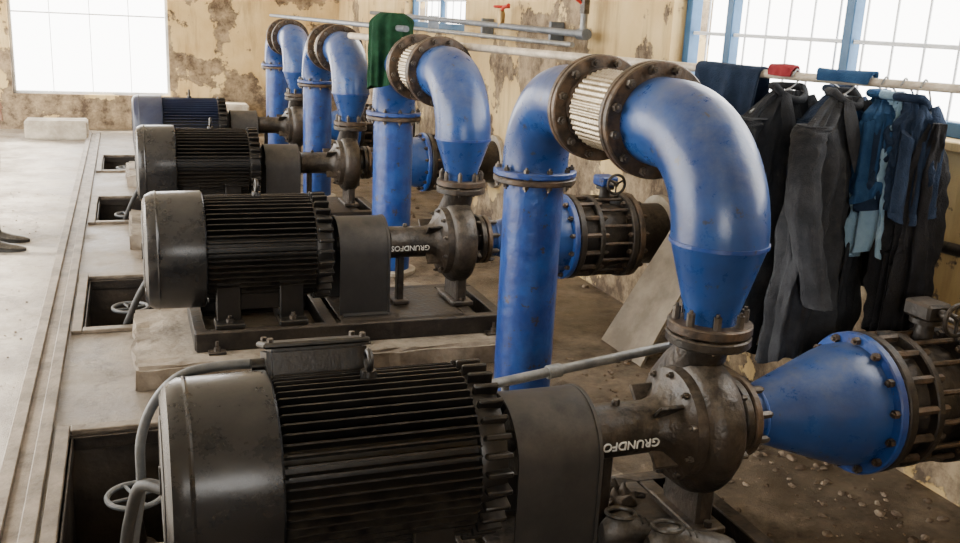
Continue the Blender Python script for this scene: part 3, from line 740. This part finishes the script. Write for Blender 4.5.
# ------------------------------------------------------------------ person standing at the left
def person(px,py):
    V=[(0,0,.95),(0,0,1.12),(0,0,1.32),(.0,0,1.44),(.01,0,1.53),(.025,0,1.60),(.02,0,1.68)]
    Rr=[(.15,.12),(.13,.105),(.155,.115),(.10,.08),(.055,.055),(.08,.07),(.085,.08)]
    E=[(0,1),(1,2),(2,3),(3,4),(4,5),(5,6)]
    for s in (-1,1):
        i=len(V); V+=[(0,s*.09,.86),(.015,s*.11,.50),(-.02,s*.12,.12)]; Rr+=[(.088,.088),(.06,.06),(.045,.045)]
        E+=[(0,i),(i,i+1),(i+1,i+2)]
        i=len(V); V+=[(0,s*.185,1.41),(-.03,s*.235,1.14),(.03,s*.25,.90),(.045,s*.25,.83)]; Rr+=[(.062,.062),(.046,.046),(.03,.026),(.022,.036)]
        E+=[(3,i),(i,i+1),(i+1,i+2),(i+2,i+3)]
        for f,(dx,ln) in enumerate(((.03,.075),(.012,.085),(-.006,.08),(-.022,.062))):
            j=len(V); V+=[(.045+dx,s*.252,.80),(.047+dx,s*.250,.80-ln*.5),(.052+dx,s*.243,.80-ln)]; Rr+=[(.009,.009)]*3
            E+=[(i+3,j),(j,j+1),(j+1,j+2)]
        j=len(V); V+=[(.075,s*.24,.835),(.088,s*.232,.80)]; Rr+=[(.011,.011),(.009,.009)]; E+=[(i+3,j),(j,j+1)]
    me=bpy.data.meshes.new('body'); me.from_pydata(V,E,[]); o=bpy.data.objects.new('tmpbody',me); scene.collection.objects.link(o)
    sk=o.modifiers.new('sk','SKIN'); ss=o.modifiers.new('ss','SUBSURF'); ss.levels=2; ss.render_levels=2
    for i,r in enumerate(Rr):
        me.skin_vertices[0].data[i].radius=r
        me.skin_vertices[0].data[i].use_root=(i==0)
    dg=bpy.context.evaluated_depsgraph_get(); em=bpy.data.meshes.new_from_object(o.evaluated_get(dg))
    bpy.data.objects.remove(o)
    for k in ('skin','shirtg','jacket'): em.materials.append(M[k])
    for p in em.polygons:
        c=p.center; p.use_smooth=True
        if c.z<.93 and abs(c.y)<.19: p.material_index=2
        elif c.z>1.49 : p.material_index=0
        elif abs(c.y)>.19 and c.z<1.2: p.material_index=0
        else: p.material_index=1
    root=bpy.data.objects.new('person',None); root.location=(px,py,0); scene.collection.objects.link(root)
    bo=bpy.data.objects.new('body',em); scene.collection.objects.link(bo); bo.parent=root
    b=B()
    shoe(b,(-.075,-.12,.001),0); shoe(b,(-.075,.12,.001),0)
    b.tube([(-.02,-.12,.16),(-.02,-.12,.06)],[.055,.06],'jacket',16); b.tube([(-.02,.12,.16),(-.02,.12,.06)],[.055,.06],'jacket',16)
    so=b.obj('shoes'); so.parent=root
    b=B()
    b.lathe([(1.63,.088),(1.67,.098),(1.71,.094),(1.75,.07),(1.77,.03)],'hair',(.008,0,0),'Z',24)
    b.tube([(.10,0,1.66),(.118,0,1.63),(.105,0,1.615)],[.008,.013,.01],'skin',10)
    for s in (-1,1):
        b.lathe([(-.006,.004),(0,.011),(.006,.004)],'white',(.095,s*.032,1.655),'X',10); b.lathe([(0,.005),(.008,.003)],'hair',(.098,s*.032,1.655),'X',8)
        b.tube([(.01,s*.088,1.67),(-.0,s*.098,1.65),(.01,s*.088,1.62)],[.008,.012,.008],'skin',8)
        b.tube([(.098,s*.05,1.672),(.104,s*.02,1.674)],.004,'hair',6)
    b.tube([(.092,-.025,1.588),(.102,0,1.586),(.092,.025,1.588)],.005,'redcloth',8)
    ho=b.obj('head_details'); ho.parent=root
person(-.80,6.22)

# ------------------------------------------------------------------ light
w=bpy.data.worlds.new('World'); scene.world=w; w.use_nodes=True
bg=w.node_tree.nodes['Background']; bg.inputs['Color'].default_value=(1,.97,.92,1); bg.inputs['Strength'].default_value=12
sun=bpy.data.lights.new('sun','SUN'); sun.energy=22; sun.angle=math.radians(6); sun.color=(1,.93,.82)
so=bpy.data.objects.new('sun',sun); scene.collection.objects.link(so)
dirv=Vector((2.35,-1.0,-2.9)); so.rotation_euler=dirv.to_track_quat('-Z','Y').to_euler(); so.location=(-6,8,8)
def portal(name,loc,rotdir,sx,sy):
    l=bpy.data.lights.new(name,'AREA'); l.shape='RECTANGLE'; l.size=sx; l.size_y=sy; l.cycles.is_portal=True
    o=bpy.data.objects.new(name,l); o.location=loc; scene.collection.objects.link(o)
    o.rotation_euler=Vector(rotdir).to_track_quat('-Z','Z').to_euler()
portal('portal_left',( -2.72,7.05,1.4),(1,0,0),9.4,2.9)
portal('portal_back',(-.35,12.15,1.5),(0,-1,0),1.7,2.2)
portal('portal_right',(2.66,2.73,1.88),(-1,0,0),2.9,1.45)
portal('portal_right_far',(2.66,8.1,1.98),(-1,0,0),1.8,1.25)
portal('portal_front',(-.8,-2.6,1.8),(0,1,0),2.4,1.2)

# ------------------------------------------------------------------ camera
cam=bpy.data.cameras.new('camera'); co=bpy.data.objects.new('camera',cam); scene.collection.objects.link(co)
A=Vector((.9391,-.0448,.3409)); Rv=Vector((-.3404,-.2577,.9043)); U=Vector((.0474,-.9652,-.2573))
right=Vector((A.x,Rv.x,U.x)).normalized(); up=-Vector((A.y,Rv.y,U.y)); up=(up-right*up.dot(right)).normalized(); back=right.cross(up)
mtx=Matrix.Identity(4)
for i in range(3): mtx[i][0]=right[i]; mtx[i][1]=up[i]; mtx[i][2]=back[i]
mtx[2][3]=H
co.matrix_world=mtx
cam.sensor_width=36; cam.lens=951*36/960; cam.clip_start=.05
scene.camera=co
